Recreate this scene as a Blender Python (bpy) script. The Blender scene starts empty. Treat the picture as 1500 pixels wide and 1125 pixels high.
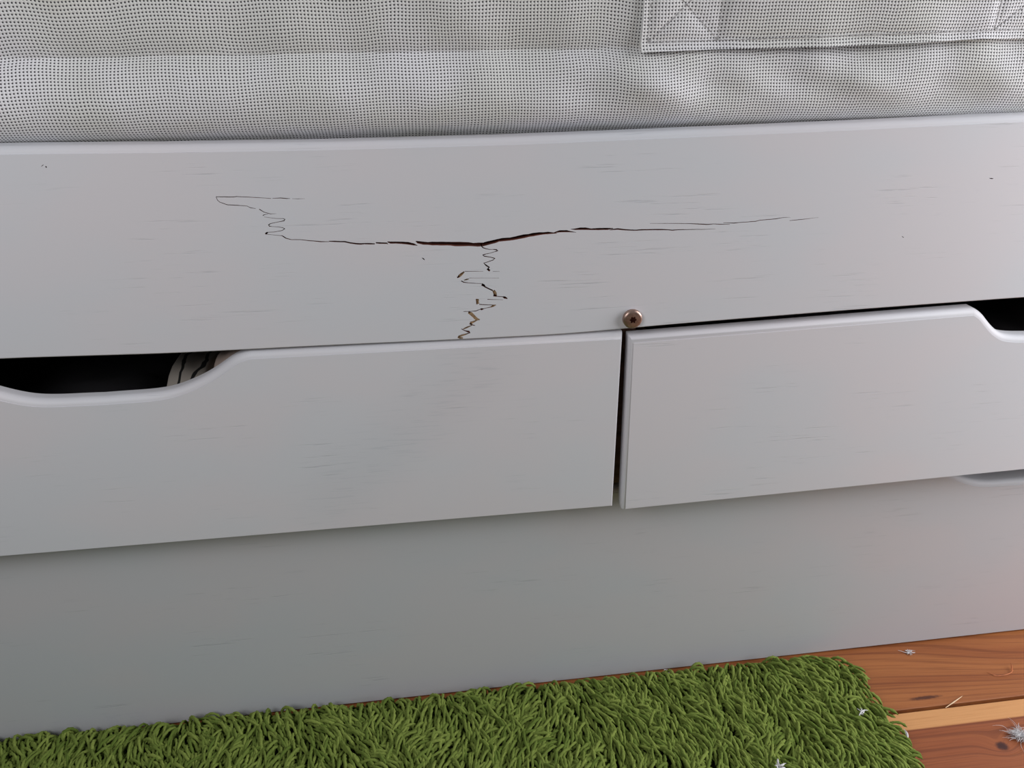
import bpy, bmesh, math, random
import numpy as np
from mathutils import Vector, Matrix, noise
from mathutils.geometry import delaunay_2d_cdt

random.seed(7)
rng = np.random.default_rng(7)
S = bpy.context.scene
COL = S.collection

# ------------------------------------------------------------------ camera
F = 1127.0
CX, CY = 750.0, 562.5
CAMH, CAMD = 0.7103, 0.600
_vx = np.array([10050.0, -659.5, F]); _X = _vx / np.linalg.norm(_vx)
_dy = 2263.0; _dx = -(_vx[1] * _dy + F * F) / _vx[0]
_dn = np.array([_dx, _dy, F]); _Z = -_dn / np.linalg.norm(_dn)
_Y = np.cross(_Z, _X)
R = np.array([_X, _Y, _Z])                     # camera (right, down, forward) -> world
CAM = np.array([0.0, -CAMD, CAMH])


def on_face(u, v, y=0.0):
    """point of the vertical plane at depth y measured in the photograph"""
    r = R @ np.array([u - CX, v - CY, F])
    return CAM + r * ((y - CAM[1]) / r[1])


def on_floor(u, v, z=0.0):
    r = R @ np.array([u - CX, v - CY, F])
    return CAM + r * ((z - CAM[2]) / r[2])


cam = bpy.data.cameras.new('camera'); cam.sensor_width = 36.0; cam.lens = F / 1500 * 36
cam.clip_start = 0.02
camo = bpy.data.objects.new('camera', cam); COL.objects.link(camo)
M3 = Matrix([list(R @ np.array([1, 0, 0])), list(-(R @ np.array([0, 1, 0]))), list(-(R @ np.array([0, 0, 1])))]).transposed()
camo.matrix_world = Matrix.Translation(Vector(CAM)) @ M3.to_4x4()
S.camera = camo

# ------------------------------------------------------------------ light
S.view_settings.view_transform = 'Standard'
S.view_settings.look = 'None'
S.view_settings.exposure = 0.0
S.view_settings.gamma = 1.0
S.view_settings.use_curve_mapping = False
W = bpy.data.worlds.new('room_light'); S.world = W; W.use_nodes = True
bg = W.node_tree.nodes['Background']
bg.inputs[0].default_value = (0.93, 0.95, 1.0, 1); bg.inputs[1].default_value = 0.085


def area(name, loc, target, sx, sy, power, color):
    l = bpy.data.lights.new(name, 'AREA'); l.shape = 'RECTANGLE'; l.size = sx; l.size_y = sy
    l.energy = power; l.color = color
    o = bpy.data.objects.new(name, l); COL.objects.link(o)
    o.location = loc
    o.rotation_euler = (Vector(target) - Vector(loc)).to_track_quat('-Z', 'Y').to_euler()
    return o


area('window_daylight', (1.30, -0.300, 0.798), (0.20, 0.0, 0.365), 0.9, 0.9, 18.6, (0.965, 0.975, 1.0))
area('left_fill_light', (-0.633, -0.82, 1.061), (0.20, 0.0, 0.365), 0.5, 0.5, 5.8, (0.975, 0.98, 1.0))  # added fill lamp behind the camera, lifts the left side; no known source

# ------------------------------------------------------------------ materials


def nodes_of(m):
    m.use_nodes = True
    nt = m.node_tree; nt.nodes.clear()
    out = nt.nodes.new('ShaderNodeOutputMaterial')
    b = nt.nodes.new('ShaderNodeBsdfPrincipled')
    nt.links.new(b.outputs[0], out.inputs[0])
    return nt, b


class NB:
    """small node-graph builder"""
    def __init__(s, nt): s.nt = nt
    def n(s, t, **kw):
        x = s.nt.nodes.new(t)
        for k, v in kw.items(): setattr(x, k, v)
        return x
    def put(s, sock, v):
        if isinstance(v, bpy.types.NodeSocket): s.nt.links.new(v, sock)
        else: sock.default_value = v
    def math(s, op, a, b=0.0, c=None, clamp=False):
        x = s.n('ShaderNodeMath', operation=op, use_clamp=clamp)
        s.put(x.inputs[0], a); s.put(x.inputs[1], b)
        if c is not None: s.put(x.inputs[2], c)
        return x.outputs[0]
    def step(s, v, lo, hi, a=0.0, b=1.0):
        x = s.n('ShaderNodeMapRange', interpolation_type='SMOOTHSTEP')
        s.put(x.inputs[0], v); s.put(x.inputs[1], lo); s.put(x.inputs[2], hi); s.put(x.inputs[3], a); s.put(x.inputs[4], b)
        return x.outputs[0]
    def noise(s, vec, scale, detail=2.0, rough=0.5):
        x = s.n('ShaderNodeTexNoise'); s.put(x.inputs['Vector'], vec)
        x.inputs['Scale'].default_value = scale; x.inputs['Detail'].default_value = detail
        x.inputs['Roughness'].default_value = rough
        return x.outputs['Fac']
    def scale(s, vec, sc, loc=(0, 0, 0)):
        x = s.n('ShaderNodeMapping'); s.put(x.inputs[0], vec)
        x.inputs['Scale'].default_value = sc; x.inputs['Location'].default_value = loc
        return x.outputs[0]
    def mix(s, f, a, b, mode='MIX'):
        x = s.n('ShaderNodeMix', data_type='RGBA', blend_type=mode)
        s.put(x.inputs[0], f); s.put(x.inputs[6], a); s.put(x.inputs[7], b)
        return x.outputs[2]
    def sep(s, vec):
        x = s.n('ShaderNodeSeparateXYZ'); s.put(x.inputs[0], vec); return x.outputs
    def comb(s, a, b, c):
        x = s.n('ShaderNodeCombineXYZ'); s.put(x.inputs[0], a); s.put(x.inputs[1], b); s.put(x.inputs[2], c)
        return x.outputs[0]
    def bump(s, h, strength, dist):
        x = s.n('ShaderNodeBump'); s.put(x.inputs['Height'], h)
        x.inputs['Strength'].default_value = strength; x.inputs['Distance'].default_value = dist
        return x.outputs[0]
    def coord(s, which='Object'):
        return s.n('ShaderNodeTexCoord').outputs[which]


def srgb(r, g, b):
    f = lambda c: (c / 255 / 12.92) if c / 255 <= 0.04045 else ((c / 255 + 0.055) / 1.055) ** 2.4
    return (f(r), f(g), f(b), 1.0)


def paint(name, base, smudge=None, seed=0.0):
    m = bpy.data.materials.new(name); nt, b = nodes_of(m); g = NB(nt)
    co = g.coord()
    # colour mottling of the old white glaze
    n1 = g.noise(g.scale(co, (5, 5, 9), (seed, 0, seed)), 1.0, 2.0)
    warm = tuple(c * k for c, k in zip(base[:3], (1.015, 0.99, 0.985))) + (1,)
    cool = tuple(c * k for c, k in zip(base[:3], (0.97, 0.995, 1.0))) + (1,)
    col = g.mix(g.step(n1, 0.35, 0.65), warm, cool)
    # thin bluish grain lines where the glaze has sunk into the wood
    n2 = g.noise(g.scale(co, (17, 17, 520), (seed, seed, 0)), 1.0, 3.0, 0.6)
    n3 = g.noise(g.scale(co, (14, 14, 26), (0, seed, seed)), 1.0, 1.0)
    line = g.math('MULTIPLY', g.step(n2, 0.61, 0.72), g.step(n3, 0.46, 0.66))
    col = g.mix(g.math('MULTIPLY', line, 0.2), col, srgb(120, 128, 136))
    n4 = g.noise(g.scale(co, (60, 60, 1500)), 1.0, 2.0)
    if smudge:
        ax, az, bx, bz, wd = smudge
        s_ = g.sep(co)
        L = math.hypot(bx - ax, bz - az); ux, uz = (bx - ax) / L, (bz - az) / L
        dx = g.math('SUBTRACT', s_[0], ax); dz = g.math('SUBTRACT', s_[2], az)
        t = g.math('ADD', g.math('MULTIPLY', dx, ux), g.math('MULTIPLY', dz, uz))
        q = g.math('ABSOLUTE', g.math('SUBTRACT', g.math('MULTIPLY', dx, uz), g.math('MULTIPLY', dz, ux)))
        msk = g.math('MULTIPLY', g.step(q, 0.0, wd, 1.0, 0.0), g.math('MULTIPLY', g.step(t, -0.03, 0.03), g.step(t, L - 0.03, L + 0.03, 1.0, 0.0)))
        st = g.step(g.noise(g.scale(co, (30, 30, 500)), 1.0, 3.0), 0.52, 0.68)
        col = g.mix(g.math('MULTIPLY', msk, g.math('ADD', 0.055, g.math('MULTIPLY', st, 0.14))), col, srgb(138, 148, 158))
    g.put(b.inputs['Base Color'], col)
    b.inputs['Roughness'].default_value = 0.52
    b.inputs['Specular IOR Level'].default_value = 0.28
    h = g.math('SUBTRACT', g.math('MULTIPLY', n4, 0.15), g.math('MULTIPLY', line, 0.8))
    g.put(b.inputs['Normal'], g.bump(h, 0.25, 0.0006))
    return m


def simple(name, base, rough=0.6, metal=0.0, nscale=60, var=0.15, bump=0.0, stretch=(1, 1, 1)):
    m = bpy.data.materials.new(name); nt, b = nodes_of(m); g = NB(nt)
    n = g.noise(g.scale(g.coord(), stretch), nscale, 4.0)
    dk = tuple(c * (1 - var) for c in base[:3]) + (1,); lt = tuple(min(1, c * (1 + var)) for c in base[:3]) + (1,)
    g.put(b.inputs['Base Color'], g.mix(g.step(n, 0.3, 0.7), dk, lt))
    b.inputs['Roughness'].default_value = rough; b.inputs['Metallic'].default_value = metal
    if bump: g.put(b.inputs['Normal'], g.bump(n, 1.0, bump))
    return m


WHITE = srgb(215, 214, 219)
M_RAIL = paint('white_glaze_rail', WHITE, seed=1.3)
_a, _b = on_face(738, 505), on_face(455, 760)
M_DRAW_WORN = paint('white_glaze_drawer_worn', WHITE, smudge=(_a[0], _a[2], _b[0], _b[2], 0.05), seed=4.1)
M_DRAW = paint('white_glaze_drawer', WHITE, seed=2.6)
M_TRUN = paint('white_glaze_trundle_shaded', srgb(199, 199, 204), seed=7.7)  # greyer copy of the drawers' white: part of the base's shade is in the colour
M_RAW = simple('raw_inner_pine', srgb(116, 60, 44), 0.85, nscale=30, var=0.35, bump=0.0004, stretch=(1, 8, 8))
M_TAN = simple('fresh_split_pine', srgb(176, 150, 118), 0.8, nscale=400, var=0.3, bump=0.0003)
M_DARKWOOD = simple('brown_pine', srgb(110, 80, 66), 0.7, nscale=20, var=0.25, stretch=(1, 1, 8))
M_PLAINWOOD = simple('unpainted_pine_board', srgb(120, 96, 76), 0.75, nscale=12, var=0.2, stretch=(1, 8, 8))


# ------------------------------------------------------------------ object helpers
def link(name, me, mat=None, parent=None):
    o = bpy.data.objects.new(name, me); COL.objects.link(o)
    if mat is not None:
        for m in (mat if isinstance(mat, (list, tuple)) else [mat]): me.materials.append(m)
    if parent is not None: o.parent = parent
    return o


def mesh(name, vs, fs, mat=None, parent=None, smooth=None, mats_idx=None, weld=0.0):
    me = bpy.data.meshes.new(name)
    me.from_pydata([tuple(map(float, v)) for v in vs], [], fs)
    if mats_idx is not None: me.polygons.foreach_set('material_index', mats_idx)
    if weld:
        bm = bmesh.new(); bm.from_mesh(me)
        bmesh.ops.remove_doubles(bm, verts=bm.verts, dist=weld)
        bm.to_mesh(me); bm.free()
    if smooth is not None:
        me.polygons.foreach_set('use_smooth', [True] * len(me.polygons))
        me.set_sharp_from_angle(angle=math.radians(smooth))
    me.update()
    return link(name, me, mat, parent)


def boxes(name, bs, mat, parent=None, bevel=0.0):
    bm = bmesh.new()
    for (x0, x1, y0, y1, z0, z1) in bs:
        r = bmesh.ops.create_cube(bm, size=1.0)
        for v in r['verts']:
            v.co = Vector(((x0 + x1) / 2 + v.co.x * (x1 - x0), (y0 + y1) / 2 + v.co.y * (y1 - y0), (z0 + z1) / 2 + v.co.z * (z1 - z0)))
    if bevel: bmesh.ops.bevel(bm, geom=list(bm.edges), offset=bevel, segments=2, affect='EDGES')
    me = bpy.data.meshes.new(name); bm.to_mesh(me); bm.free()
    return link(name, me, mat, parent)


def empty(name, loc=(0, 0, 0)):
    o = bpy.data.objects.new(name, None); COL.objects.link(o); o.location = loc; o.empty_display_size = 0.1
    return o


def tag(o, label=None, cat=None, group=None, kind=None):
    if label: o['label'] = label
    if cat: o['category'] = cat
    if group: o['group'] = group
    if kind: o['kind'] = kind
    return o


def child(o, parent):
    """parent keeping world place (parents here sit unrotated)"""
    o.parent = parent
    o.location = o.location - parent.location
    return o


# ------------------------------------------------------------------ floor planks and wall
def plank_mat(name, tones, sap=None, knots=(), seed=0.0):
    m = bpy.data.materials.new(name); nt, b = nodes_of(m); g = NB(nt)
    co = g.coord(); s_ = g.sep(co)
    rnd = g.math('MULTIPLY', g.n('ShaderNodeObjectInfo').outputs['Random'], 9.0 if not knots else 0.0)
    x, y = g.math('ADD', s_[0], g.math('ADD', rnd, seed)), s_[1]
    yw = y
    kn = None
    for (kx, ky, a, bb, amp, dark) in knots:
        dx = g.math('DIVIDE', g.math('SUBTRACT', s_[0], kx), a); dy = g.math('DIVIDE', g.math('SUBTRACT', y, ky), bb)
        d2 = g.math('ADD', g.math('MULTIPLY', dx, dx), g.math('MULTIPLY', dy, dy))
        e = g.math('EXPONENT', g.math('MULTIPLY', d2, -0.16))
        yw = g.math('ADD', yw, g.math('MULTIPLY', e, amp))
        if dark:
            dd = g.math('ADD', d2, g.math('MULTIPLY', g.math('SUBTRACT', g.noise(co, 250, 2), 0.5), 0.8))
            k = g.math('MULTIPLY', g.step(dd, 0.1, 1.3, 1.0, 0.0), dark)
            kn = k if kn is None else g.math('MAXIMUM', kn, k)
    v = g.comb(g.math('MULTIPLY', x, 1.3), g.math('MULTIPLY', yw, 16.0), seed)
    w1 = g.noise(v, 1.0, 2.0)
    gy = g.math('ADD', yw, g.math('MULTIPLY', w1, 0.055))
    ring = g.math('SINE', g.math('MULTIPLY', gy, 620.0))
    fine = g.noise(g.comb(g.math('MULTIPLY', x, 12.0), g.math('MULTIPLY', yw, 900.0), seed), 1.0, 3.0, 0.6)
    big = g.noise(g.comb(g.math('MULTIPLY', x, 3.0), g.math('MULTIPLY', yw, 45.0), seed + 3), 1.0, 3.0)
    col = g.mix(g.step(big, 0.32, 0.68), tones[0], tones[1])
    col = g.mix(g.math('MULTIPLY', g.step(ring, 0.35, 1.0), g.step(big, 0.3, 0.6, 0.2, 0.5)), col, tones[2])
    col = g.mix(g.math('MULTIPLY', g.step(fine, 0.45, 0.72), 0.5), col, tones[2])
    if sap:
        col = g.mix(g.step(g.math('ADD', y, g.math('MULTIPLY', w1, 0.004)), sap[0], sap[0] + 0.0025), col,
                    g.mix(g.math('MULTIPLY', g.step(fine, 0.45, 0.8), 0.5), srgb(206, 150, 98), srgb(176, 116, 70)))
    if kn is not None: col = g.mix(kn, col, srgb(64, 34, 30))
    g.put(b.inputs['Base Color'], col)
    b.inputs['Roughness'].default_value = 0.5
    b.inputs['Specular IOR Level'].default_value = 0.3
    g.put(b.inputs['Normal'], g.bump(g.math('ADD', fine, g.math('MULTIPLY', ring, 0.2)), 0.3, 0.0006))
    return m


TONES = (srgb(166, 104, 60), srgb(148, 87, 50), srgb(108, 57, 34))
J = on_floor(1400, 1032.5)                       # the joint between the two planks in view
PW, PGAP, PL = 0.112, 0.0042, 4.2
k1 = on_floor(1355, 1022); k2 = on_floor(1468, 1093); k3 = on_floor(1475, 965)
PX = 0.3


def loc(p, yc): return (p[0] - PX, p[1] - yc)


ycA = J[1] + PGAP / 2 + PW / 2; ycB = J[1] - PGAP / 2 - PW / 2
a1 = loc(k1, ycA); a2 = loc(k2, ycB); a3 = loc(k3, ycA)
MP_A = plank_mat('pine_plank_with_streak', TONES, None, [(a1[0], a1[1], 0.021, 0.0026, 0.002, 0.85), (a3[0] + 0.06, a3[1], 0.07, 0.02, 0.03, 0)], 2.0)
MP_B = plank_mat('pine_plank_with_pale_edge', (srgb(158, 93, 55), srgb(144, 80, 48), srgb(106, 55, 34)), (PW / 2 - 0.0215,), [(a2[0], a2[1], 0.0075, 0.006, 0.014, 1.0)], 5.0)
MP_G = plank_mat('pine_plank', TONES, None, [], 11.0)


def plank_mesh():
    bm = bmesh.new(); r = bmesh.ops.create_cube(bm, size=1.0)
    for v in r['verts']: v.co = Vector((v.co.x * PL, v.co.y * PW, (v.co.z - 0.5) * 0.022))
    bmesh.ops.bevel(bm, geom=[e for e in bm.edges if abs(e.verts[0].co.z) < 1e-6 and abs(e.verts[1].co.z) < 1e-6], offset=0.0008, segments=1, affect='EDGES')
    me = bpy.data.meshes.new('plank'); bm.to_mesh(me); bm.free(); return me


sub = boxes('floor', [(PX - PL / 2, PX + PL / 2, -2.2, 1.35, -0.045, -0.0222)], simple('dusty_underfloor', srgb(44, 32, 28), 0.95))
tag(sub, kind='structure')
pm = plank_mesh()
for i in range(-12, 20):
    yc = ycB + i * (PW + PGAP)
    me = pm.copy(); mat = MP_B if i == 0 else (MP_A if i == 1 else MP_G)
    o = link('plank', me, mat, sub); o.location = (PX, yc, 0)
wall = boxes('wall_back', [(PX - PL / 2, PX + PL / 2, 1.25, 1.35, -0.022, 2.4)], simple('wall_plaster', srgb(222, 220, 216), 0.9, nscale=8, var=0.02))
tag(wall, kind='structure')

# ------------------------------------------------------------------ bed
BX0, BX1 = -0.82, 1.18
bed = empty('bed', (0.18, 0.45, 0.0))
tag(bed, 'white-glazed wooden bed with a cracked side rail and two drawers under it', 'bed')


def curve_z(pts, y=0.0):
    P = np.array([on_face(u, v, y) for u, v in pts])
    xs, zs = P[:, 0], P[:, 2]
    # carry on straight, levelling out, beyond the frame
    xs = np.concatenate([[BX0], xs, [BX1]]); zs = np.concatenate([[zs[0]], zs, [zs[-1]]])
    def fz(x):
        k = np.linspace(-0.03, 0.03, 9)
        return np.mean([np.interp(np.asarray(x) + d, xs, zs) for d in k], axis=0)
    return fz


zt = curve_z([(0, 226.5), (250, 224), (500, 219.7), (750, 212.5), (1000, 202), (1250, 191), (1500, 178.5)])
zb = curve_z([(0, 525.5), (250, 518), (500, 505.3), (667, 498), (833, 489.5), (900, 483), (1000, 474), (1250, 454), (1500, 435.7)])

DK, TN, HL = 0, 1, 2      # dark deep split, tan shallow split, hairline
# strokes: (kind, [(u, v, width), ...]) as measured on the rail's face
STROKES = [
 (HL, [(316.5, 288.2, .9), (341.6, 288.5, 1), (346.8, 287.9, 1), (369, 289, .8), (397, 290.8, .7)]),
 (HL, [(399, 290.6, .5), (411, 290, 1.1), (420, 290.8, 1.1), (425, 290.8, .3)]),
 (HL, [(428, 291, .3), (436, 291.3, .6), (447, 291, .2)]),
 (HL, [(316.5, 288.2, .8), (318.5, 293, .8), (321.7, 296, .8), (333, 300, 1), (348.5, 300.8, 1), (362, 301.8, .7), (366.7, 304.3, .9), (374.5, 305.5, .5)]),
 (HL, [(379.7, 306.4, 1.2), (386.7, 310.7, .9), (396, 313.3, .8), (405, 313, .2)]),
 (HL, [(385, 315.6, 1.3), (388, 314.3, .8), (393, 313.5, .3)]),
 (HL, [(386.7, 317.7, .4), (404, 320, .6), (415, 320.2, .7), (417.3, 321.3, 1.6), (416.3, 323.3, 1.3), (404, 325.8, .7), (396, 327.6, .9), (393.5, 329.4, 1.8), (394.5, 331.2, 1.3),
       (398, 331.9, .6), (407.5, 332.4, .6), (414, 333.4, .9), (417, 335, 1.8), (413.5, 337.6, .8), (402, 339.8, .7), (393, 340.2, .8)]),
 (DK, [(392.5, 340.2, 1.6), (390.3, 341.6, 2.4), (388.6, 342.9, 1.6)]),
 (HL, [(390, 343, .6), (404, 344.5, .5), (413, 345.3, .8)]),
 (HL, [(413, 345.2, 1.2), (416, 347, 1.5), (418.7, 348.9, 1.3), (426.5, 351, .9), (440, 351, .9), (460, 353, 1.2), (470, 354, 1.4), (482, 354, .8)]),
 (DK, [(482, 353.5, 1.2), (490, 353.6, 1.9), (505, 354, 1.9), (513, 355.8, 2), (522, 357, 2.2), (540, 357, 2.2), (549, 357.2, 1.6)]),
 (DK, [(550.5, 355.6, 1.8), (556, 356, 2.2), (566.5, 356.3, 2), (568.5, 357.6, .6)]),
 (DK, [(567.5, 354.3, 1.4), (572, 355.4, 2.6), (588, 355.6, 2.8), (598, 356.4, 3.2), (606, 358, 2.6), (611.5, 359.6, .5)]),
 (DK, [(609, 353.4, 1), (612, 354.8, 3), (620, 356.2, 3.8), (640, 356.8, 4.3), (660, 357, 4.6), (680, 357.6, 5.2), (700, 358.3, 5), (708, 358, 4.6), (715, 356, 4.6), (726, 353.4, 4.2),
       (730, 352, 3.6), (736, 351, 4.2), (747, 350.2, 3.8), (760, 347.6, 4.4), (768, 346, 4.6), (780, 343.8, 4.2), (790, 342.3, 3.6), (803, 341.2, 3), (811, 341.4, 1.8), (816, 341.8, .4)]),
 (DK, [(810, 341.2, .6), (815, 340, 2), (820, 338.8, 2.6), (830, 338.6, 2.6), (836, 339.4, 1.6), (844, 340.4, .4)]),
 (DK, [(836, 335.7, .5), (842, 335.8, 2), (850, 335, 3), (858, 335, 3), (866, 335.8, 2.2), (876, 335.5, 2.6), (890, 335.3, 2.6), (898, 334.6, 1)]),
 (TN, [(862, 334.8, .6), (868, 335.8, 1.6), (874, 336.8, .5)]),
 (DK, [(893, 337, .6), (899, 336, 1.8), (905, 335.4, 2.2), (914, 336.4, 1.9), (923, 337, 1.7), (940, 336.6, 1.8), (956, 336.3, 1.7), (972, 336.3, 1.6), (985, 337.2, 1.5), (1000, 336.3, 1.1), (1028, 336, .8), (1048, 335.4, .3)]),
 (HL, [(952, 327.3, .4), (987, 327.3, .7), (1010, 327.6, .9), (1020, 328, 1.2), (1037, 328.8, 1.3), (1045, 328, .8), (1054, 328.5, 1.1), (1069, 328.6, .5)]),
 (HL, [(1059.5, 326.4, .5), (1075, 326.8, 1.2), (1089, 325.5, .8), (1107, 324.2, .9), (1113, 322.6, .8), (1136, 320.6, 1), (1146, 318.9, .7), (1158, 318.2, .2)]),
 (HL, [(1156.5, 323.2, .6), (1175, 321.4, .8), (1185, 320.2, .5), (1199, 318.4, .2)]),
 # finger joint running down from the main split
 (DK, [(704.2, 359, 1.6), (707.2, 362.7, 1.5), (712, 364.4, 1.2), (717, 365.4, .9), (722, 365.3, .5)]),
 (DK, [(722, 365.3, .8), (727.5, 365.8, 1.7), (729, 367, 2), (726, 368.4, 1.1)]),
 (HL, [(726, 368.3, .8), (718.5, 370.7, .7), (711, 372.2, .9)]),
 (DK, [(711, 372.2, 1), (707.2, 373.8, 2), (709, 375.2, 1.3), (720, 377, 1), (724.8, 378.6, 2), (722, 381, 1.1), (714, 383.8, .9), (708.7, 385.4, 1.6), (712, 388.6, 2), (716.4, 391.4, 2.2), (714.4, 394.2, 3), (717.6, 396.6, 2.6)]),
 (HL, [(681, 397.5, .9), (695, 397.4, .6), (708, 397.5, .3)]),
 (HL, [(722, 397.6, .5), (732, 397.5, .3)]),
 (TN, [(680.2, 398, 1.8), (676, 401.6, 3.2), (672.5, 404.6, 3.2), (671.5, 405.8, 2)]),
 (DK, [(672.6, 405, 2.4), (669.6, 406.6, 2)]),
 (HL, [(687, 407.2, .5), (705, 407.2, .35), (731, 407.2, .3)]),
 (TN, [(687, 408.6, .9), (683.5, 409.4, 2), (679.6, 410.4, 1)]),
 (HL, [(675.5, 411.5, 1.4), (679.3, 413.5, 1.4), (687, 414.4, .8), (696, 415, .8), (706.5, 415.5, .5)]),
 (DK, [(705.6, 416.6, 3), (708.6, 418, 3), (711, 420.5, 1.8), (717, 423.4, 1.8), (722.3, 425.8, 2)]),
 (TN, [(723, 425.6, 3.2), (725, 429, 4.2), (725.6, 433.4, 4)]),
 (DK, [(722.6, 433, 2), (727.6, 433.8, 2)]),
 (HL, [(727.6, 434, 1), (736, 434.7, 1)]),
 (DK, [(736, 434.6, 1), (739.4, 435.8, 3), (743.4, 437.4, 1.2)]),
 (HL, [(736.7, 439.2, .5), (722, 438.8, .7), (714, 438.5, .9)]),
 (TN, [(697, 438.8, 2), (701.4, 439.4, 2.4)]),
 (TN, [(699.6, 439.6, 4), (699.2, 442.6, 3), (700.2, 445.2, 4.4)]),
 (HL, [(702, 445.9, 1.2), (715, 446.6, .9), (724, 446.8, 1)]),
 (TN, [(726.6, 446.7, 1), (722.4, 448, 2.6), (718.6, 450, 1.4)]),
 (HL, [(718.6, 449.8, 1), (711, 451.5, .7), (708, 452.4, .8)]),
 (DK, [(708.6, 452.2, 1), (705.7, 453, 2.6), (703, 453, 1)]),
 (HL, [(703, 453.2, .8), (697, 455.6, 1.2), (690, 456, .8), (679, 456.4, .8)]),
 (TN, [(686, 457.6, 2.6), (690, 459.4, 4.2), (694, 463.4, 3.8), (698.4, 467.8, 4), (703, 468.4, 1)]),
 (DK, [(686.8, 458.6, 1.4), (690, 457.8, 1.4)]),
 (TN, [(699, 469, 1.4), (693, 471.6, 2.4), (689, 473.8, 4)]),
 (DK, [(687.6, 474, 1.6), (690.6, 475.6, 1.8), (696, 476.8, .8)]),
 (TN, [(691, 476.6, 1), (684, 479.6, 2.2), (678.6, 482, 1.4)]),
 (DK, [(676, 481.8, 1.2), (681, 484.4, 1.2), (687, 486, 2.6), (688.4, 487.2, 2), (684, 488.8, 1.2)]),
 (TN, [(686, 488.4, 1.2), (677, 491.2, 2.4), (671.6, 493, 2.2)]),
 (TN, [(670.6, 493.6, 2.6), (674, 494.8, 2.8), (678, 496, 2.6)]),
 # small chips in the glaze
 (HL, [(60.5, 244, .4), (62.5, 242, 1), (64, 241.5, .4)]),
 (HL, [(66.6, 243.6, 1.6), (68.4, 245.4, 1.6)]),
 (HL, [(618, 377.6, .6), (620.3, 379, 1.6), (622, 380.8, 1)]),
 (HL, [(1449, 261, .5), (1452, 261.6, 1.4), (1455, 261.6, .8)]),
 (HL, [(1321, 346, .5), (1323, 347.4, 1), (1324, 348, .4)]),
]


def stroke_poly(pts):
    P = np.array([(u, v) for u, v, w in pts]); Wd = np.array([w * (1.18 if w > 2.2 else 1.0) for *_, w in pts]) / 2
    # fray a little: midpoints with jitter
    Q, V = [], []
    for i in range(len(P) - 1):
        n = max(1, int(np.hypot(*(P[i + 1] - P[i])) / 6))
        for k in range(n):
            t = k / n; Q.append(P[i] * (1 - t) + P[i + 1] * t); V.append(Wd[i] * (1 - t) + Wd[i + 1] * t)
            if 0 < k: Q[-1] = Q[-1] + rng.normal(0, 0.22, 2) * min(1, V[-1]); V[-1] *= rng.uniform(0.8, 1.15)
    Q.append(P[-1]); V.append(Wd[-1])
    Q, V = np.array(Q), np.array(V)
    T = np.gradient(Q, axis=0); T /= np.linalg.norm(T, axis=1)[:, None] + 1e-9
    N = np.stack([-T[:, 1], T[:, 0]], 1)
    px = np.concatenate([Q + N * V[:, None], (Q - N * V[:, None])[::-1]])
    w = np.array([on_face(u, v) for u, v in px])
    return w[:, [0, 2]]


def inside(poly, p):
    x, y = p; r = False; j = len(poly) - 1
    for i in range(len(poly)):
        xi, yi = poly[i]; xj, yj = poly[j]
        if (yi > y) != (yj > y) and x < (xj - xi) * (y - yi) / (yj - yi) + xi: r = not r
        j = i
    return r


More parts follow.
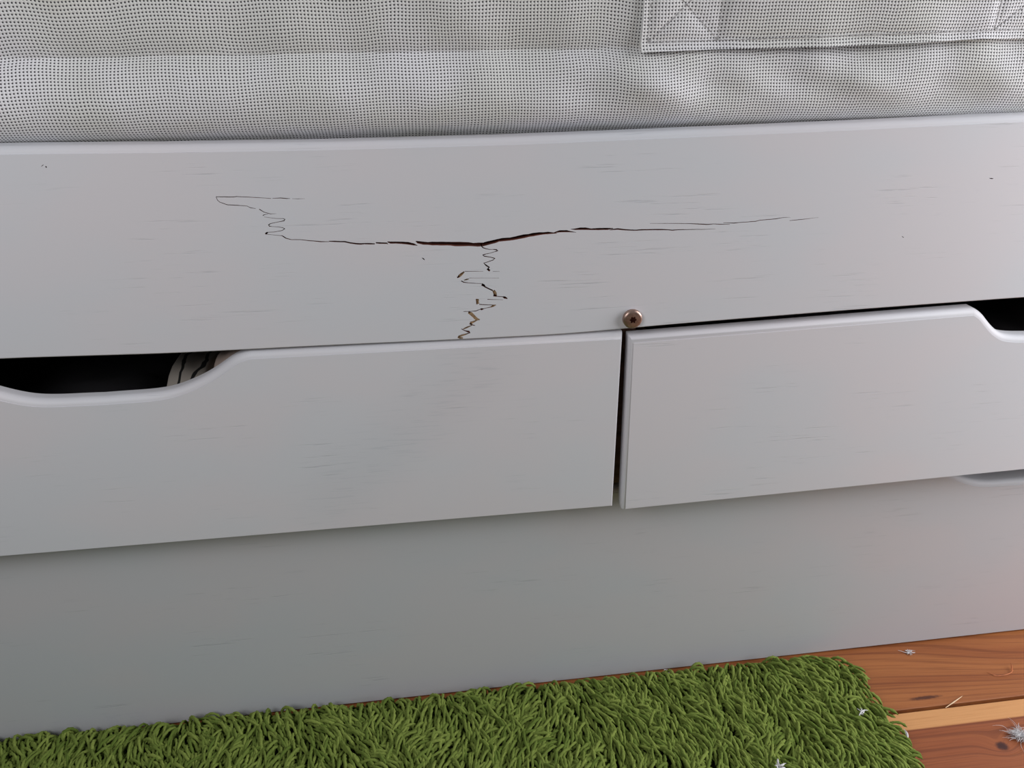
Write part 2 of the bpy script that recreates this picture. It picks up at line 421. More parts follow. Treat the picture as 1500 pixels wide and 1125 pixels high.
def build_rail():
    T, r = 0.020, 0.0055
    xs = np.concatenate([np.linspace(BX0, -0.4, 8)[:-1], np.linspace(-0.4, 0.65, 85), np.linspace(0.65, BX1, 9)[1:]])
    ZT, ZB = zt(xs), zb(xs); n = len(xs)
    K = 1000.0
    polys = [(k, stroke_poly(p)) for k, p in STROKES]
    vs2, es = [], []
    out = [(x, z) for x, z in zip(xs, ZB + 0.0008)] + [(x, z) for x, z in zip(xs[::-1], ZT[::-1])]
    vs2 += [Vector((x * K, z * K)) for x, z in out]; m = len(out)
    es += [(i, (i + 1) % m) for i in range(m)]
    for k, p in polys:
        b0 = len(vs2); vs2 += [Vector((x * K, z * K)) for x, z in p]
        es += [(b0 + i, b0 + (i + 1) % len(p)) for i in range(len(p))]
    ov, oe, of, *_ = delaunay_2d_cdt(vs2, es, [], 1, 1e-4)
    ov = [(v.x / K, v.y / K) for v in ov]
    bbs = [(p[:, 0].min(), p[:, 0].max(), p[:, 1].min(), p[:, 1].max()) for _, p in polys]
    DEP = {DK: 0.009, TN: 0.0016, HL: 0.0035}
    dep = []
    for f in of:
        c = (sum(ov[i][0] for i in f) / len(f), sum(ov[i][1] for i in f) / len(f)); d = None
        for (k, p), b in zip(polys, bbs):
            if b[0] <= c[0] <= b[1] and b[2] <= c[1] <= b[3] and inside(p, c):
                d = k if d is None else min(d, k)
        dep.append(d)
    V = [(x, 0.0, z) for x, z in ov]; Fc = []
    area2 = lambda f: sum(ov[f[i]][0] * ov[f[(i + 1) % len(f)]][1] - ov[f[(i + 1) % len(f)]][0] * ov[f[i]][1] for i in range(len(f)))
    of = [list(f) if area2(f) > 0 else list(f)[::-1] for f in of]
    for f, d in zip(of, dep):
        if d is None: Fc.append(f)
    # body: rounded top, back and bottom
    prof = [(0, 'b')]
    rows = []
    rows.append([(x, 0.0, z) for x, z in zip(xs, ZT)])
    rows.append([(x, 0.0005, z + 0.0001) for x, z in zip(xs, ZT)])
    for a in np.linspace(0, math.pi / 2, 6)[1:]:
        rows.append([(x, 0.0005 + r * (1 - math.cos(a)), z + r * math.sin(a)) for x, z in zip(xs, ZT)])
    rows.append([(x, T - 0.002, z + r) for x, z in zip(xs, ZT)])
    rows.append([(x, T, z + r - 0.002) for x, z in zip(xs, ZT)])
    rows.append([(x, T, z) for x, z in zip(xs, ZB)])
    rows.append([(x, 0.0008, z) for x, z in zip(xs, ZB)])
    rows.append([(x, 0.0, z + 0.0008) for x, z in zip(xs, ZB)])
    base = len(V)
    for row in rows: V += row
    for a in range(len(rows) - 1):
        for i in range(n - 1):
            p = base + a * n + i
            Fc.append([p, p + 1, p + n + 1, p + n])
    for e in (0, n - 1):
        ring = [base + a * n + e for a in range(len(rows))]
        Fc.append(ring if e == 0 else ring[::-1])
    rail = mesh('side_rail', V, Fc, M_RAIL, bed, smooth=40, weld=1e-6)
    # exposed wood in the split: floors and walls
    V2, F2, MI = [], [], []
    edge = {}
    for f, d in zip(of, dep):
        for i in range(len(f)):
            edge.setdefault(tuple(sorted((f[i], f[(i + 1) % len(f)]))), []).append((d, f[i], f[(i + 1) % len(f)]))
        if d is not None:
            b = len(V2); V2 += [(ov[i][0], DEP[d], ov[i][1]) for i in f]
            F2.append([b + i for i in range(len(f))]); MI.append(1 if d == TN else 0)
    for k, lst in edge.items():
        ds = [x[0] for x in lst]
        if len(lst) == 2 and ds[0] != ds[1]:
            y0, y1 = [DEP[d] if d is not None else 0.0 for d in ds]
            (_, i, j) = lst[0]
            b = len(V2)
            V2 += [(ov[i][0], y0, ov[i][1]), (ov[j][0], y0, ov[j][1]), (ov[j][0], y1, ov[j][1]), (ov[i][0], y1, ov[i][1])]
            F2.append([b, b + 1, b + 2, b + 3]); MI.append(1 if TN in ds else 0)
    sw = mesh('split_wood', V2, F2, [M_RAW, M_TAN], rail, mats_idx=MI)
    tag(sw, 'bare brown wood showing in the cracks')
    return rail


rail = build_rail()


def round_panel(name, face, re, y0, T, mat, parent, back_r=0.003, bulge=None):
    """front panel whose flat face has the outline `face` (x,z), counter-clockwise; edge i gets a roundover re[i] that grows outwards"""
    P = np.array(face); n = len(P); re = np.array(re)
    E = np.roll(P, -1, 0) - P; L = np.linalg.norm(E, axis=1)[:, None]; Nn = np.stack([E[:, 1], -E[:, 0]], 1) / L
    off = np.zeros((n, 2)); dep = np.zeros(n)
    for i in range(n):
        n1, n2, r1, r2 = Nn[i - 1], Nn[i], re[i - 1], re[i]
        A = np.array([n1, n2])
        if abs(np.linalg.det(A)) > 0.15: off[i] = np.linalg.solve(A, np.array([r1, r2]))
        else: off[i] = (n1 + n2) / np.linalg.norm(n1 + n2) * (r1 + r2) / 2
        dep[i] = (r1 + r2) / 2 if abs(r1 - r2) < 1e-6 else max(r1, r2)
    rings = [(0.0, 0.0, 0.0), (0.0, 0.0004, 0.0)]
    rings += [(math.sin(a), 0.0004, 1 - math.cos(a)) for a in np.linspace(0, math.pi / 2, 8)[1:]]
    V, Fc = [], []
    for (o, c, d) in rings:
        for i in range(n): V.append((P[i, 0] + off[i, 0] * o, y0 + c + dep[i] * d, P[i, 1] + off[i, 1] * o))
    for (t, o) in ((T - back_r, 1.0), (T - back_r * 0.3, 0.75 if back_r > 0.001 else 1), (T, 0.4)):
        for i in range(n): V.append((P[i, 0] + off[i, 0] * o, y0 + t, P[i, 1] + off[i, 1] * o))
    m = len(V) // n
    Fc.append(list(range(n)))
    for a in range(m - 1):
        for i in range(n):
            j = (i + 1) % n
            Fc.append([a * n + i, (a + 1) * n + i, (a + 1) * n + j, a * n + j])
    Fc.append(list(range((m - 1) * n, m * n))[::-1])
    return mesh(name, V, Fc, mat, parent, smooth=35)


# half profile of the grip cut-out: (distance from its middle, depth below the face's top line), measured on the left drawer
CUT_C = on_face(150, 594)[0]
topL = [on_face(355, 527), on_face(500, 519), on_face(911, 497)]


def lineL(x):   # top line of the left face (slightly tilted)
    a, b = topL[0], topL[2]
    return a[2] + (x - a[0]) * (b[2] - a[2]) / (b[0] - a[0])


half = []
for (u, v) in [(150, 593.6), (177, 591.5), (210, 589.3), (236, 586.6), (254, 583), (268.5, 578.5), (287, 571), (304, 563), (320, 553.5), (333, 544.5), (344, 536), (354, 529.5), (368, 526)]:
    p = on_face(u, v); half.append((p[0] - CUT_C, max(0.0, lineL(p[0]) - p[2])))
half[-1] = (half[-1][0], 0.0)
half = np.array(half)


def smooth_profile(h, n=34):
    d = np.concatenate([[0], np.cumsum(np.hypot(np.diff(h[:, 0]), np.diff(h[:, 1])))])
    t = np.linspace(0, d[-1], n)
    x = np.interp(t, d, h[:, 0]); y = np.interp(t, d, h[:, 1])
    for _ in range(3):
        x[1:-1] = (x[:-2] + 2 * x[1:-1] + x[2:]) / 4; y[1:-1] = (y[:-2] + 2 * y[1:-1] + y[2:]) / 4
    return np.stack([x, y], 1)


_H = smooth_profile(half)


def drawer_face(x0, x1, bl, br, tl, tr, cx, squeeze=1.0, deep=1.0, steep=1.0):
    """counter-clockwise outline with the cut-out in the top edge; bl.. are heights at the corners"""
    zt_ = lambda x: tl + (x - x0) * (tr - tl) / (x1 - x0)
    w = half[-1][0]
    HP = np.stack([np.where(_H[:, 0] > w * 0.35, w - (w - _H[:, 0]) * np.interp(w - _H[:, 0], [0, w * 0.5, w * 0.65], [steep, steep, 1.0]), _H[:, 0]), _H[:, 1]], 1)
    if steep < 1:
        for _ in range(6): HP[1:-1] = (HP[:-2] + 2 * HP[1:-1] + HP[2:]) / 4
    cut = [(cx + a * squeeze, zt_(cx + a * squeeze) - b * deep) for a, b in HP[::-1]] + [(cx - a * squeeze, zt_(cx - a * squeeze) - b * deep) for a, b in HP[1:]]
    pts = [(x0, bl), (x1[0] if isinstance(x1, tuple) else x1, br), (x1, tr)] + cut + [(x0, tl)]
    return pts


def edges_r(n, r, rb, side=None): return [rb] + [r] * (n - 1)


# left drawer
RB, RT = 0.0010, 0.0060
L_br = on_face(897.5, 740.5); L_bl = on_face(0, 814.5); L_tr = on_face(910.5, 497.3)
xl0, xl1 = -0.811, L_br[0] - 0.004
zb_l = lambda x: L_bl[2] + (x - L_bl[0]) * (L_br[2] - L_bl[2]) / (L_br[0] - L_bl[0])
faceL = drawer_face(xl0, xl1, zb_l(xl0), zb_l(xl1), lineL(xl0), lineL(xl1), CUT_C)
faceL[2] = (L_tr[0] - 0.003, lineL(L_tr[0] - 0.003))
dl = boxes('drawer', [(xl0 + 0.02, xl0 + 0.034, 0.016, 0.62, 0.289, 0.419), (xl1 - 0.034, xl1 - 0.02, 0.016, 0.62, 0.289, 0.419),
                      (xl0 + 0.034, xl1 - 0.034, 0.606, 0.62, 0.289, 0.419), (xl0 + 0.034, xl1 - 0.034, 0.016, 0.606, 0.292, 0.300)], M_PLAINWOOD, bed)
reL = edges_r(len(faceL), RT, RB); reL[1] = 0.0016
faceL[1] = (faceL[1][0] + 0.0022, faceL[1][1]); faceL[2] = (faceL[2][0] + 0.0026, faceL[2][1])
fpL = round_panel('drawer_front', faceL, reL, 0.0, 0.0155, M_DRAW_WORN, dl)
tag(dl, 'left drawer with a scooped grip')

# right drawer
R_bl = on_face(915.5, 745.5); R_br = on_face(1500, 687); R_tl = on_face(930, 503); R_tr = on_face(1430, 462)
xr0, xr1 = R_bl[0] + 0.0005, 1.171
zlin = lambda a, b: (lambda x: a[2] + (x - a[0]) * (b[2] - a[2]) / (b[0] - a[0]))
zrb, zrt = zlin(R_bl, R_br), zlin(R_tl, R_tr)
cutR0 = on_face(1426, 461)[0]
faceR = drawer_face(xr0, xr1, zrb(xr0), zrb(xr1), zrt(xr0), zrt(xr1), cutR0 + half[-1][0] * 0.88, 0.88, 1.0, 0.7)
faceR[-1] = (R_tl[0] - 0.001, zrt(R_tl[0])); faceR[0] = (xr0, zrb(xr0))
dr = boxes('drawer', [(xr0 + 0.02, xr0 + 0.034, 0.016, 0.62, 0.289, 0.419), (xr1 - 0.034, xr1 - 0.02, 0.016, 0.62, 0.289, 0.419),
                      (xr0 + 0.034, xr1 - 0.034, 0.606, 0.62, 0.289, 0.419), (xr0 + 0.034, xr1 - 0.034, 0.016, 0.606, 0.292, 0.300)], M_PLAINWOOD, bed)
reR = edges_r(len(faceR), RT, RB); reR[-1] = 0.0035
fpR = round_panel('drawer_front', faceR, reR, 0.0, 0.0175, M_DRAW, dr)
tag(dr, 'right drawer sitting slightly askew')

# carcass
boxes('back_rail', [(BX0, BX1, 0.90, 0.92, 0.274, 0.614)], M_RAIL, bed)
for x in (BX0 - 0.03, BX1):
    boxes('end_panel', [(x, x + 0.03, 0.0, 0.92, 0.0, 0.78)], M_RAIL, bed, bevel=0.003)
boxes('divider', [(0.168, 0.193, 0.030, 0.90, 0.276, 0.574)], M_DARKWOOD, bed)
for i in range(11):
    y = 0.035 + i * 0.078
    boxes('slat', [(BX0, BX1, y, y + 0.070, 0.582, 0.599)], M_PLAINWOOD, bed)

# bolt
bp = on_face(925.5, 466)


def lathe_y(name, prof, seg, mat, parent, loc):
    V, Fc = [], []
    for (r, y) in prof:
        for i in range(seg):
            a = 2 * math.pi * i / seg; V.append((r * math.cos(a), y, r * math.sin(a)))
    for a in range(len(prof) - 1):
        for i in range(seg):
            j = (i + 1) % seg; Fc.append([a * seg + i, a * seg + j, (a + 1) * seg + j, (a + 1) * seg + i])
    o = mesh(name, V, Fc, mat, parent, smooth=30); o.location = Vector(loc) - (parent.matrix_world.translation if False else Vector((0, 0, 0)))
    return o


M_BOLT = simple('aged_copper_plated_steel', srgb(172, 146, 134), 0.36, 0.85, nscale=300, var=0.18)
M_SOCK = simple('dark_socket', srgb(92, 52, 44), 0.5, 0.6, nscale=400, var=0.3)


def build_bolt():
    seg = 48; rs = 0.0030
    hexr = lambda a: rs * (0.9 + 0.16 * math.cos(6 * a))
    V, Fc = [], []
    prof = [(0.0084, 0.003), (0.0084, -0.0028), (0.0081, -0.0035), (0.0071, -0.0043), (0.0067, -0.0044)]
    for (r, y) in prof:
        V += [(r * math.cos(2 * math.pi * i / seg), y, r * math.sin(2 * math.pi * i / seg)) for i in range(seg)]
    V += [(hexr(2 * math.pi * i / seg) * math.cos(2 * math.pi * i / seg), -0.0044, hexr(2 * math.pi * i / seg) * math.sin(2 * math.pi * i / seg)) for i in range(seg)]
    for a in range(len(prof)):
        for i in range(seg):
            j = (i + 1) % seg; Fc.append([a * seg + i, a * seg + j, (a + 1) * seg + j, (a + 1) * seg + i])
    b = mesh('bolt', V, Fc, M_BOLT, bed, smooth=25)
    V2 = [(hexr(2 * math.pi * i / seg) * math.cos(2 * math.pi * i / seg), y, hexr(2 * math.pi * i / seg) * math.sin(2 * math.pi * i / seg)) for y in (-0.0044, -0.0018) for i in range(seg)]
    F2 = [[i, (i + 1) % seg, seg + (i + 1) % seg, seg + i] for i in range(seg)] + [list(range(seg, 2 * seg))]
    s = mesh('socket', V2, F2, M_SOCK, b)
    tag(b, 'copper-coloured bolt head'); tag(s, 'dark star-shaped socket')
    return b


bolt = build_bolt()
for o in list(bed.children):
    o.location = -bed.location
bolt.location = Vector((bp[0], 0.0, bp[2])) - bed.location

# ------------------------------------------------------------------ trundle
TY = 0.035
TZ = on_face(1404, 718, TY)[2]
trundle = empty('trundle_drawer', (0.18, 0.45, 0.0))
tag(trundle, 'long plain white pull-out base set back under the two drawers, touching the rug', 'drawer')
Tb0 = on_face(0, 1087, TY); Tb1 = on_face(1500, 921.5, TY)
tzb = zlin(Tb0, Tb1)
tx0, tx1 = -0.813, 1.173
cut0 = on_face(1352, 701, TY)[0]
ctx = cut0 + half[-1][0]
ttop = TZ + half[0][1]
faceT = drawer_face(tx0, tx1, tzb(tx0), tzb(tx1), ttop, ttop, ctx)
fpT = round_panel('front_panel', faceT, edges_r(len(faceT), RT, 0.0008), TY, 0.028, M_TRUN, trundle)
boxes('drawer_box', [(tx0 + 0.02, tx0 + 0.036, TY + 0.0285, 0.85, 0.05, 0.23), (tx1 - 0.036, tx1 - 0.02, TY + 0.0285, 0.85, 0.05, 0.23),
              (tx0 + 0.036, tx1 - 0.036, 0.834, 0.85, 0.05, 0.23), (tx0 + 0.036, tx1 - 0.036, TY + 0.0285, 0.834, 0.05, 0.062)], M_PLAINWOOD, trundle)
M_RUB = simple('black_rubber', (0.02, 0.02, 0.02, 1), 0.6)
for (cx_, cy_) in ((tx0 + 0.12, 0.12), (tx1 - 0.12, 0.12), (tx0 + 0.12, 0.75), (tx1 - 0.12, 0.75)):
    bm = bmesh.new()
    bmesh.ops.create_cone(bm, cap_ends=True, segments=16, radius1=0.025, radius2=0.025, depth=0.02,
                          matrix=Matrix.Translation((cx_, cy_, 0.025)) @ Matrix.Rotation(math.pi / 2, 4, 'X'))
    me = bpy.data.meshes.new('castor'); bm.to_mesh(me); bm.free(); link('castor', me, M_RUB, trundle)
for o in trundle.children: o.location = -trundle.location

# ------------------------------------------------------------------ mattress
PITCH = 0.00232


def weave_mat(name, warp=0.35, tint=1.0):
    m = bpy.data.materials.new(name); nt, b = nodes_of(m); g = NB(nt)
    uv = g.coord('UV')
    s_ = g.sep(uv)
    wx = g.noise(g.scale(uv, (22, 22, 1)), 1.0, 2.0); wy = g.noise(g.scale(uv, (22, 22, 1), (5, 9, 0)), 1.0, 2.0)
    k = 2 * math.pi / PITCH
    cx_ = g.math('COSINE', g.math('MULTIPLY', g.math('ADD', s_[0], g.math('MULTIPLY', wx, warp * 0.012)), k * 0.93))
    cy_ = g.math('COSINE', g.math('MULTIPLY', g.math('ADD', s_[1], g.math('MULTIPLY', wy, warp * 0.012)), k))
    sm = g.math('ADD', cx_, cy_)
    fib = g.noise(g.scale(uv, (1400, 1400, 1)), 1.0, 1.0)
    sm2 = g.math('ADD', sm, g.math('MULTIPLY', g.math('SUBTRACT', fib, 0.5), 0.9))
    dot = g.step(sm2, 0.45, 1.4)
    n1 = g.noise(g.scale(uv, (14, 14, 1)), 1.0, 3.0)
    thread = g.mix(g.step(n1, 0.35, 0.65), srgb(232, 231, 234), srgb(224, 224, 222))
    thread = g.mix(g.math('MULTIPLY', g.step(g.noise(g.scale(uv, (9, 16, 1), (3, 1, 0)), 1.0, 2.0), 0.55, 0.75), 0.22), thread, srgb(196, 192, 168))
    col = g.mix(dot, thread, srgb(60, 58, 63))
    g.put(b.inputs['Base Color'], col)
    b.inputs['Roughness'].default_value = 0.9
    b.inputs['Specular IOR Level'].default_value = 0.15
    g.put(b.inputs['Normal'], g.bump(g.math('SUBTRACT', 0.0, sm), 0.35, 0.0004))
    return m


M_WEAVE = weave_mat('grey_mesh_weave')
M_THREAD = simple('grey_thread', srgb(176, 174, 176), 0.8)
M_HOLE = simple('dark_thread', srgb(58, 56, 58), 0.9)
seamz = on_face(470, 80, 0.012)[2]
ZM0, ZM1 = 0.6113, 0.814
XD = on_face(1000, 90)[0]


def mattress_y(x, z):
    """depth of the cover's front face"""
    fade = 1.0 - 0.75 / (1 + math.exp(-(x - XD) / 0.02))
    zs = seamz + 0.001 * noise.noise(Vector((x * 9, 3.3, 0)))
    lo = 0.6225
    if z < zs:
        t = max(0.0, (z - lo) / (zs - lo))
        y = 0.019 - 0.0135 * (math.sin(math.pi * min(1, t ** 0.8)) ** 0.75 if 0 < t < 1 else 0) * (0.75 + 0.25 * fade) - (1 - fade) * 0.010 * t ** 2
        if z < lo: y = 0.019 + (lo - z) * 1.1
    else:
        y = 0.019 - 0.012 * (1 - math.exp(-(z - zs) / 0.020)) - (1 - fade) * 0.010 * math.exp(-(z - zs) / 0.02)
    a = min(1.0, max(0.0, (z - 0.6203) / 0.03))
    d = noise.noise(Vector((x * 11, z * 16, 0.5))) * 0.0042 + noise.noise(Vector((x * 26 + 4, z * 22, 2.5))) * 0.0028
    d += noise.noise(Vector((x * 34, z * 9, 7.5))) * 0.0016 * math.exp(-abs(z - zs) / 0.03)
    # diagonal puckers in the lower right of the face
    rr = 1 / (1 + math.exp(-(x - 0.12) / 0.05))
    d += rr * 0.0085 * noise.noise(Vector(((x * 0.9 + (z - 0.6) * 1.4) * 19, (z - x * 0.4) * 9, 11.3))) * math.exp(-((z - 0.649) / 0.022) ** 2)
    return y + d * a


mat = empty('mattress', (0.18, 0.45, 0.585))
tag(mat, 'mattress in a wrinkled grey mesh-weave cover resting behind the cracked rail', 'mattress')


def build_mattress():
    xs = np.concatenate([np.linspace(BX0 + 0.004, -0.36, 24)[:-1], np.linspace(-0.36, 0.62, 281), np.linspace(0.62, BX1 - 0.004, 28)[1:]])
    zs = np.concatenate([np.linspace(ZM0 - 0.008, ZM1 - 0.03, 84)])
    n = len(xs)
    V, UV = [], []
    cols = np.zeros((len(zs), n))
    for a, z in enumerate(zs):
        for i, x in enumerate(xs): cols[a, i] = mattress_y(x, z)
    arc = np.zeros_like(cols)
    arc[1:] = np.cumsum(np.sqrt(np.diff(cols, axis=0) ** 2 + (np.diff(zs)[:, None]) ** 2), axis=0)
    arcx = np.cumsum(np.concatenate([[0], np.diff(xs)]))
    for a, z in enumerate(zs):
        for i, x in enumerate(xs): V.append((x, cols[a, i], z)); UV.append((arcx[i] + 0.0, arc[a, i]))
    # rounded upper edge, top, back, bottom
    ytop = cols[-1]; k = len(zs)
    extra = []
    for ang in np.linspace(0, math.pi / 2, 6)[1:]:
        extra.append((0.03 * (1 - math.cos(ang)), ZM1 - 0.03 + 0.03 * math.sin(ang)))
    vlast = arc[-1].copy()
    for q, (dy, z) in enumerate(extra):
        for i, x in enumerate(xs): V.append((x, ytop[i] + dy, z)); UV.append((arcx[i], vlast[i] + 0.0094 * (q + 1)))
    for (y, z, vv) in ((0.88, ZM1, 0.9), (0.89, ZM1 - 0.01, 0.91), (0.89, ZM0 - 0.008, 1.1), (0.06, ZM0 - 0.0095, 1.9)):
        for i, x in enumerate(xs): V.append((x, y, z)); UV.append((arcx[i], vlast[i] + vv))
    m = len(V) // n; Fc = []
    for a in range(m - 1):
        for i in range(n - 1): Fc.append([a * n + i, a * n + i + 1, (a + 1) * n + i + 1, (a + 1) * n + i])
    for i in range(n - 1): Fc.append([(m - 1) * n + i, (m - 1) * n + i + 1, i + 1, i])
    Fc.append([a * n for a in range(m)]); Fc.append([a * n + n - 1 for a in range(m)][::-1])
    o = mesh('cover', V, Fc, M_WEAVE, mat, smooth=60)
    me = o.data; ul = me.uv_layers.new(name='UVMap')
    li = np.empty(len(me.loops), dtype=np.int32); me.loops.foreach_get('vertex_index', li)
    ul.data.foreach_set('uv', np.array(UV, dtype=np.float32)[li].ravel())
    return o


build_mattress()

# carrying handle sewn onto the cover
HB = np.array([on_face(u, v, 0.002) for u, v in [(942, 77), (985, 75.5), (1060, 72.4), (1150, 70.5), (1250, 67.2), (1350, 62.2), (1440, 56.6), (1475, 57.6), (1500, 57), (1580, 55)]])
hx0 = HB[0, 0]; hx1 = on_face(1575, 50, 0.002)[0]
box1 = on_face(1057, 60, 0.002)[0]; box2 = on_face(1458, 50, 0.002)[0]
hbz = lambda x: float(np.interp(x, HB[:, 0], HB[:, 2]))
HH = 0.062


def handle_y(x, s):
    z = hbz(x) + s * HH
    y = min(mattress_y(x, z + dz) for dz in (-0.006, 0.0, 0.006)) - 0.0032
    if box1 < x < box2:
        t = (x - box1) / (box2 - box1); y -= 0.005 * math.sin(math.pi * t) ** 0.6
    return y


def build_handle():
    xs = np.linspace(hx0, hx1, 130); ss = np.linspace(0, 1, 26)
    n = len(xs); Y = np.array([[handle_y(x, s) for x in xs] for s in ss])
    for _ in range(2):
        Y[:, 1:-1] = (Y[:, :-2] + 2 * Y[:, 1:-1] + Y[:, 2:]) / 4
        Y[1:-1] = (Y[:-2] + 2 * Y[1:-1] + Y[2:]) / 4
    def dip(x, z):      # stitched lines pull the band in
        d = 0.0
        for (ax, az, bx, bz) in LINES:
            L2 = (bx - ax) ** 2 + (bz - az) ** 2
            t = max(0, min(1, ((x - ax) * (bx - ax) + (z - az) * (bz - az)) / L2))
            q = math.hypot(x - ax - t * (bx - ax), z - az - t * (bz - az))
            d = max(d, math.exp(-(q / 0.003) ** 2))
        return d
    m_ = 0.0052
    def cornerz(x, s): return hbz(x) + s * HH
    LINES = []
    for (xa, xb) in ((hx0 + m_, box1), (box2, hx1 - m_)):
        za, zb_ = 0.1, 0.9
        A = (xa, cornerz(xa, za)); B = (xb, cornerz(xb, za)); Cc = (xb, cornerz(xb, zb_)); D = (xa, cornerz(xa, zb_))
        LINES += [(*A, *B), (*B, *Cc), (*Cc, *D), (*D, *A), (*A, *Cc), (*B, *D)]
    LINES.append((box1, cornerz(box1, 0.1), box2, cornerz(box2, 0.1)))
    V, UV = [], []
    Yd = Y.copy()
    for a, s in enumerate(ss):
        for i, x in enumerate(xs): Yd[a, i] = Y[a, i] + 0.0013 * dip(x, cornerz(x, s))
    # edges round off
    for layer, dy in ((0, 0.0), (1, 0.0026)):
        for a, s in enumerate(ss):
            for i, x in enumerate(xs):
                V.append((x, (Yd[a, i] if layer == 0 else Y[a, i]) + dy, cornerz(x, s))); UV.append((x * 1.0 + 0.0007, 0.31 + (cornerz(x, s) - 0.6) + 0.0004))
    N = n * len(ss); Fc = []
    for a in range(len(ss) - 1):
        for i in range(n - 1):
            p = a * n + i
            Fc.append([p, p + 1, p + n + 1, p + n]); Fc.append([N + p, N + p + n, N + p + n + 1, N + p + 1])
    for i in range(n - 1):
        Fc.append([i, N + i, N + i + 1, i + 1]); q = (len(ss) - 1) * n + i; Fc.append([q, q + 1, N + q + 1, N + q])
    for a in range(len(ss) - 1):
        p = a * n; Fc.append([p, p + n, N + p + n, N + p]); q = p + n - 1; Fc.append([q, N + q, N + q + n, q + n])
    o = mesh('handle', V, Fc, M_WEAVE, mat, smooth=50)
    me = o.data; ul = me.uv_layers.new(name='UVMap')
    li = np.empty(len(me.loops), dtype=np.int32); me.loops.foreach_get('vertex_index', li)
    ul.data.foreach_set('uv', np.array(UV, dtype=np.float32)[li].ravel())
    tag(o, 'flat carrying handle with cross-stitched ends')
    # stitches
    def surf(x, z):
        s = min(1, max(0, (z - hbz(x)) / HH)); fi = (x - hx0) / (hx1 - hx0) * (n - 1); fa = s * (len(ss) - 1)
        i = int(min(n - 2, max(0, fi))); a = int(min(len(ss) - 2, max(0, fa)))
        return Yd[a, i] * (1 - (fi - i)) + Yd[a, i + 1] * (fi - i)
    bmv, bmf, mi = [], [], []
    for li_, (ax, az, bx, bz) in enumerate(LINES):
        L = math.hypot(bx - ax, bz - az); nst = int(L / 0.0042)
        for k in range(nst):
            t0, t1 = (k + 0.12) / nst, (k + 0.72) / nst
            p0 = np.array((ax + (bx - ax) * t0, 0, az + (bz - az) * t0)); p1 = np.array((ax + (bx - ax) * t1, 0, az + (bz - az) * t1))
            p0[1] = surf(p0[0], p0[2]) - 0.0001; p1[1] = surf(p1[0], p1[2]) - 0.0001
            d = p1 - p0; d /= np.linalg.norm(d); nrm = np.cross(d, (0, 1, 0)); r = 0.0004
            b0 = len(bmv)
            for P in (p0, (p0 + p1) / 2 - np.array((0, 0.0002, 0)), p1):
                for q in range(4):
                    an = q * math.pi / 2; bmv.append(P + nrm * r * math.cos(an) + np.array((0, 1, 0)) * r * math.sin(an))
            for a in range(2):
                for q in range(4): bmf.append([b0 + a * 4 + q, b0 + a * 4 + (q + 1) % 4, b0 + a * 4 + 4 + (q + 1) % 4, b0 + a * 4 + 4 + q]); mi.append(0)
            bmf += [[b0, b0 + 1, b0 + 2, b0 + 3], [b0 + 8, b0 + 9, b0 + 10, b0 + 11]]; mi += [0, 0]
    st = mesh('stitching', bmv, bmf, [M_THREAD], o)
    st['kind'] = 'stuff'
    return o


build_handle()
for o in mat.children: o.location = -mat.location

# ------------------------------------------------------------------ things seen in the drawers
def cloth(name, x0, x1, y0, y1, z, amp, mat_, label, cat, seed, drop=0.05, nx=40, ny=24, tilt=0.0):
    V = []
    for a in range(ny):
        for i in range(nx):
            x = x0 + (x1 - x0) * i / (nx - 1); y = y0 + (y1 - y0) * a / (ny - 1)
            e = min(1, min(i, nx - 1 - i, a * 1.5 + 1, ny - 1 - a) / 4)
            h = z + tilt * (y - y0) - drop * (1 - e) ** 2
            h += amp * noise.noise(Vector((x * 16, y * 16, seed))) + amp * 0.7 * abs(noise.noise(Vector((x * 34, y * 30, seed + 4))))
            dy = 0.006 * noise.noise(Vector((x * 30, y * 12, seed + 8)))
            V.append((x, max(y + dy, 0.019), max(h, 0.3045)))
    Fc = [[a * nx + i, a * nx + i + 1, (a + 1) * nx + i + 1, (a + 1) * nx + i] for a in range(ny - 1) for i in range(nx - 1)]
    # skirt down to the drawer base
    b = len(V); ring = [i for i in range(nx)] + [a * nx + nx - 1 for a in range(1, ny)] + [(ny - 1) * nx + i for i in range(nx - 2, -1, -1)] + [a * nx for a in range(ny - 2, 0, -1)]
    V += [(V[i][0], V[i][1], 0.3005) for i in ring]
    for k in range(len(ring)):
        k2 = (k + 1) % len(ring); Fc.append([ring[k2], ring[k], b + k, b + k2])
    Fc.append([b + k for k in range(len(ring))])
    o = mesh(name, V, Fc, mat_, None, smooth=70)
    tag(o, label, cat)
    return o


def lined_cloth_mat():
    m = bpy.data.materials.new('pale_cloth_with_black_lines'); nt, b = nodes_of(m); g = NB(nt)
    co = g.coord(); s_ = g.sep(co)
    w = g.noise(g.scale(co, (26, 26, 26)), 1.0, 2.0)
    v = g.math('SINE', g.math('ADD', g.math('MULTIPLY', s_[0], 420.0), g.math('MULTIPLY', w, 9.0)))
    col = g.mix(g.step(v, 0.70, 0.85), srgb(150, 142, 134), srgb(16, 14, 14))
    g.put(b.inputs['Base Color'], col); b.inputs['Roughness'].default_value = 0.9
    return m


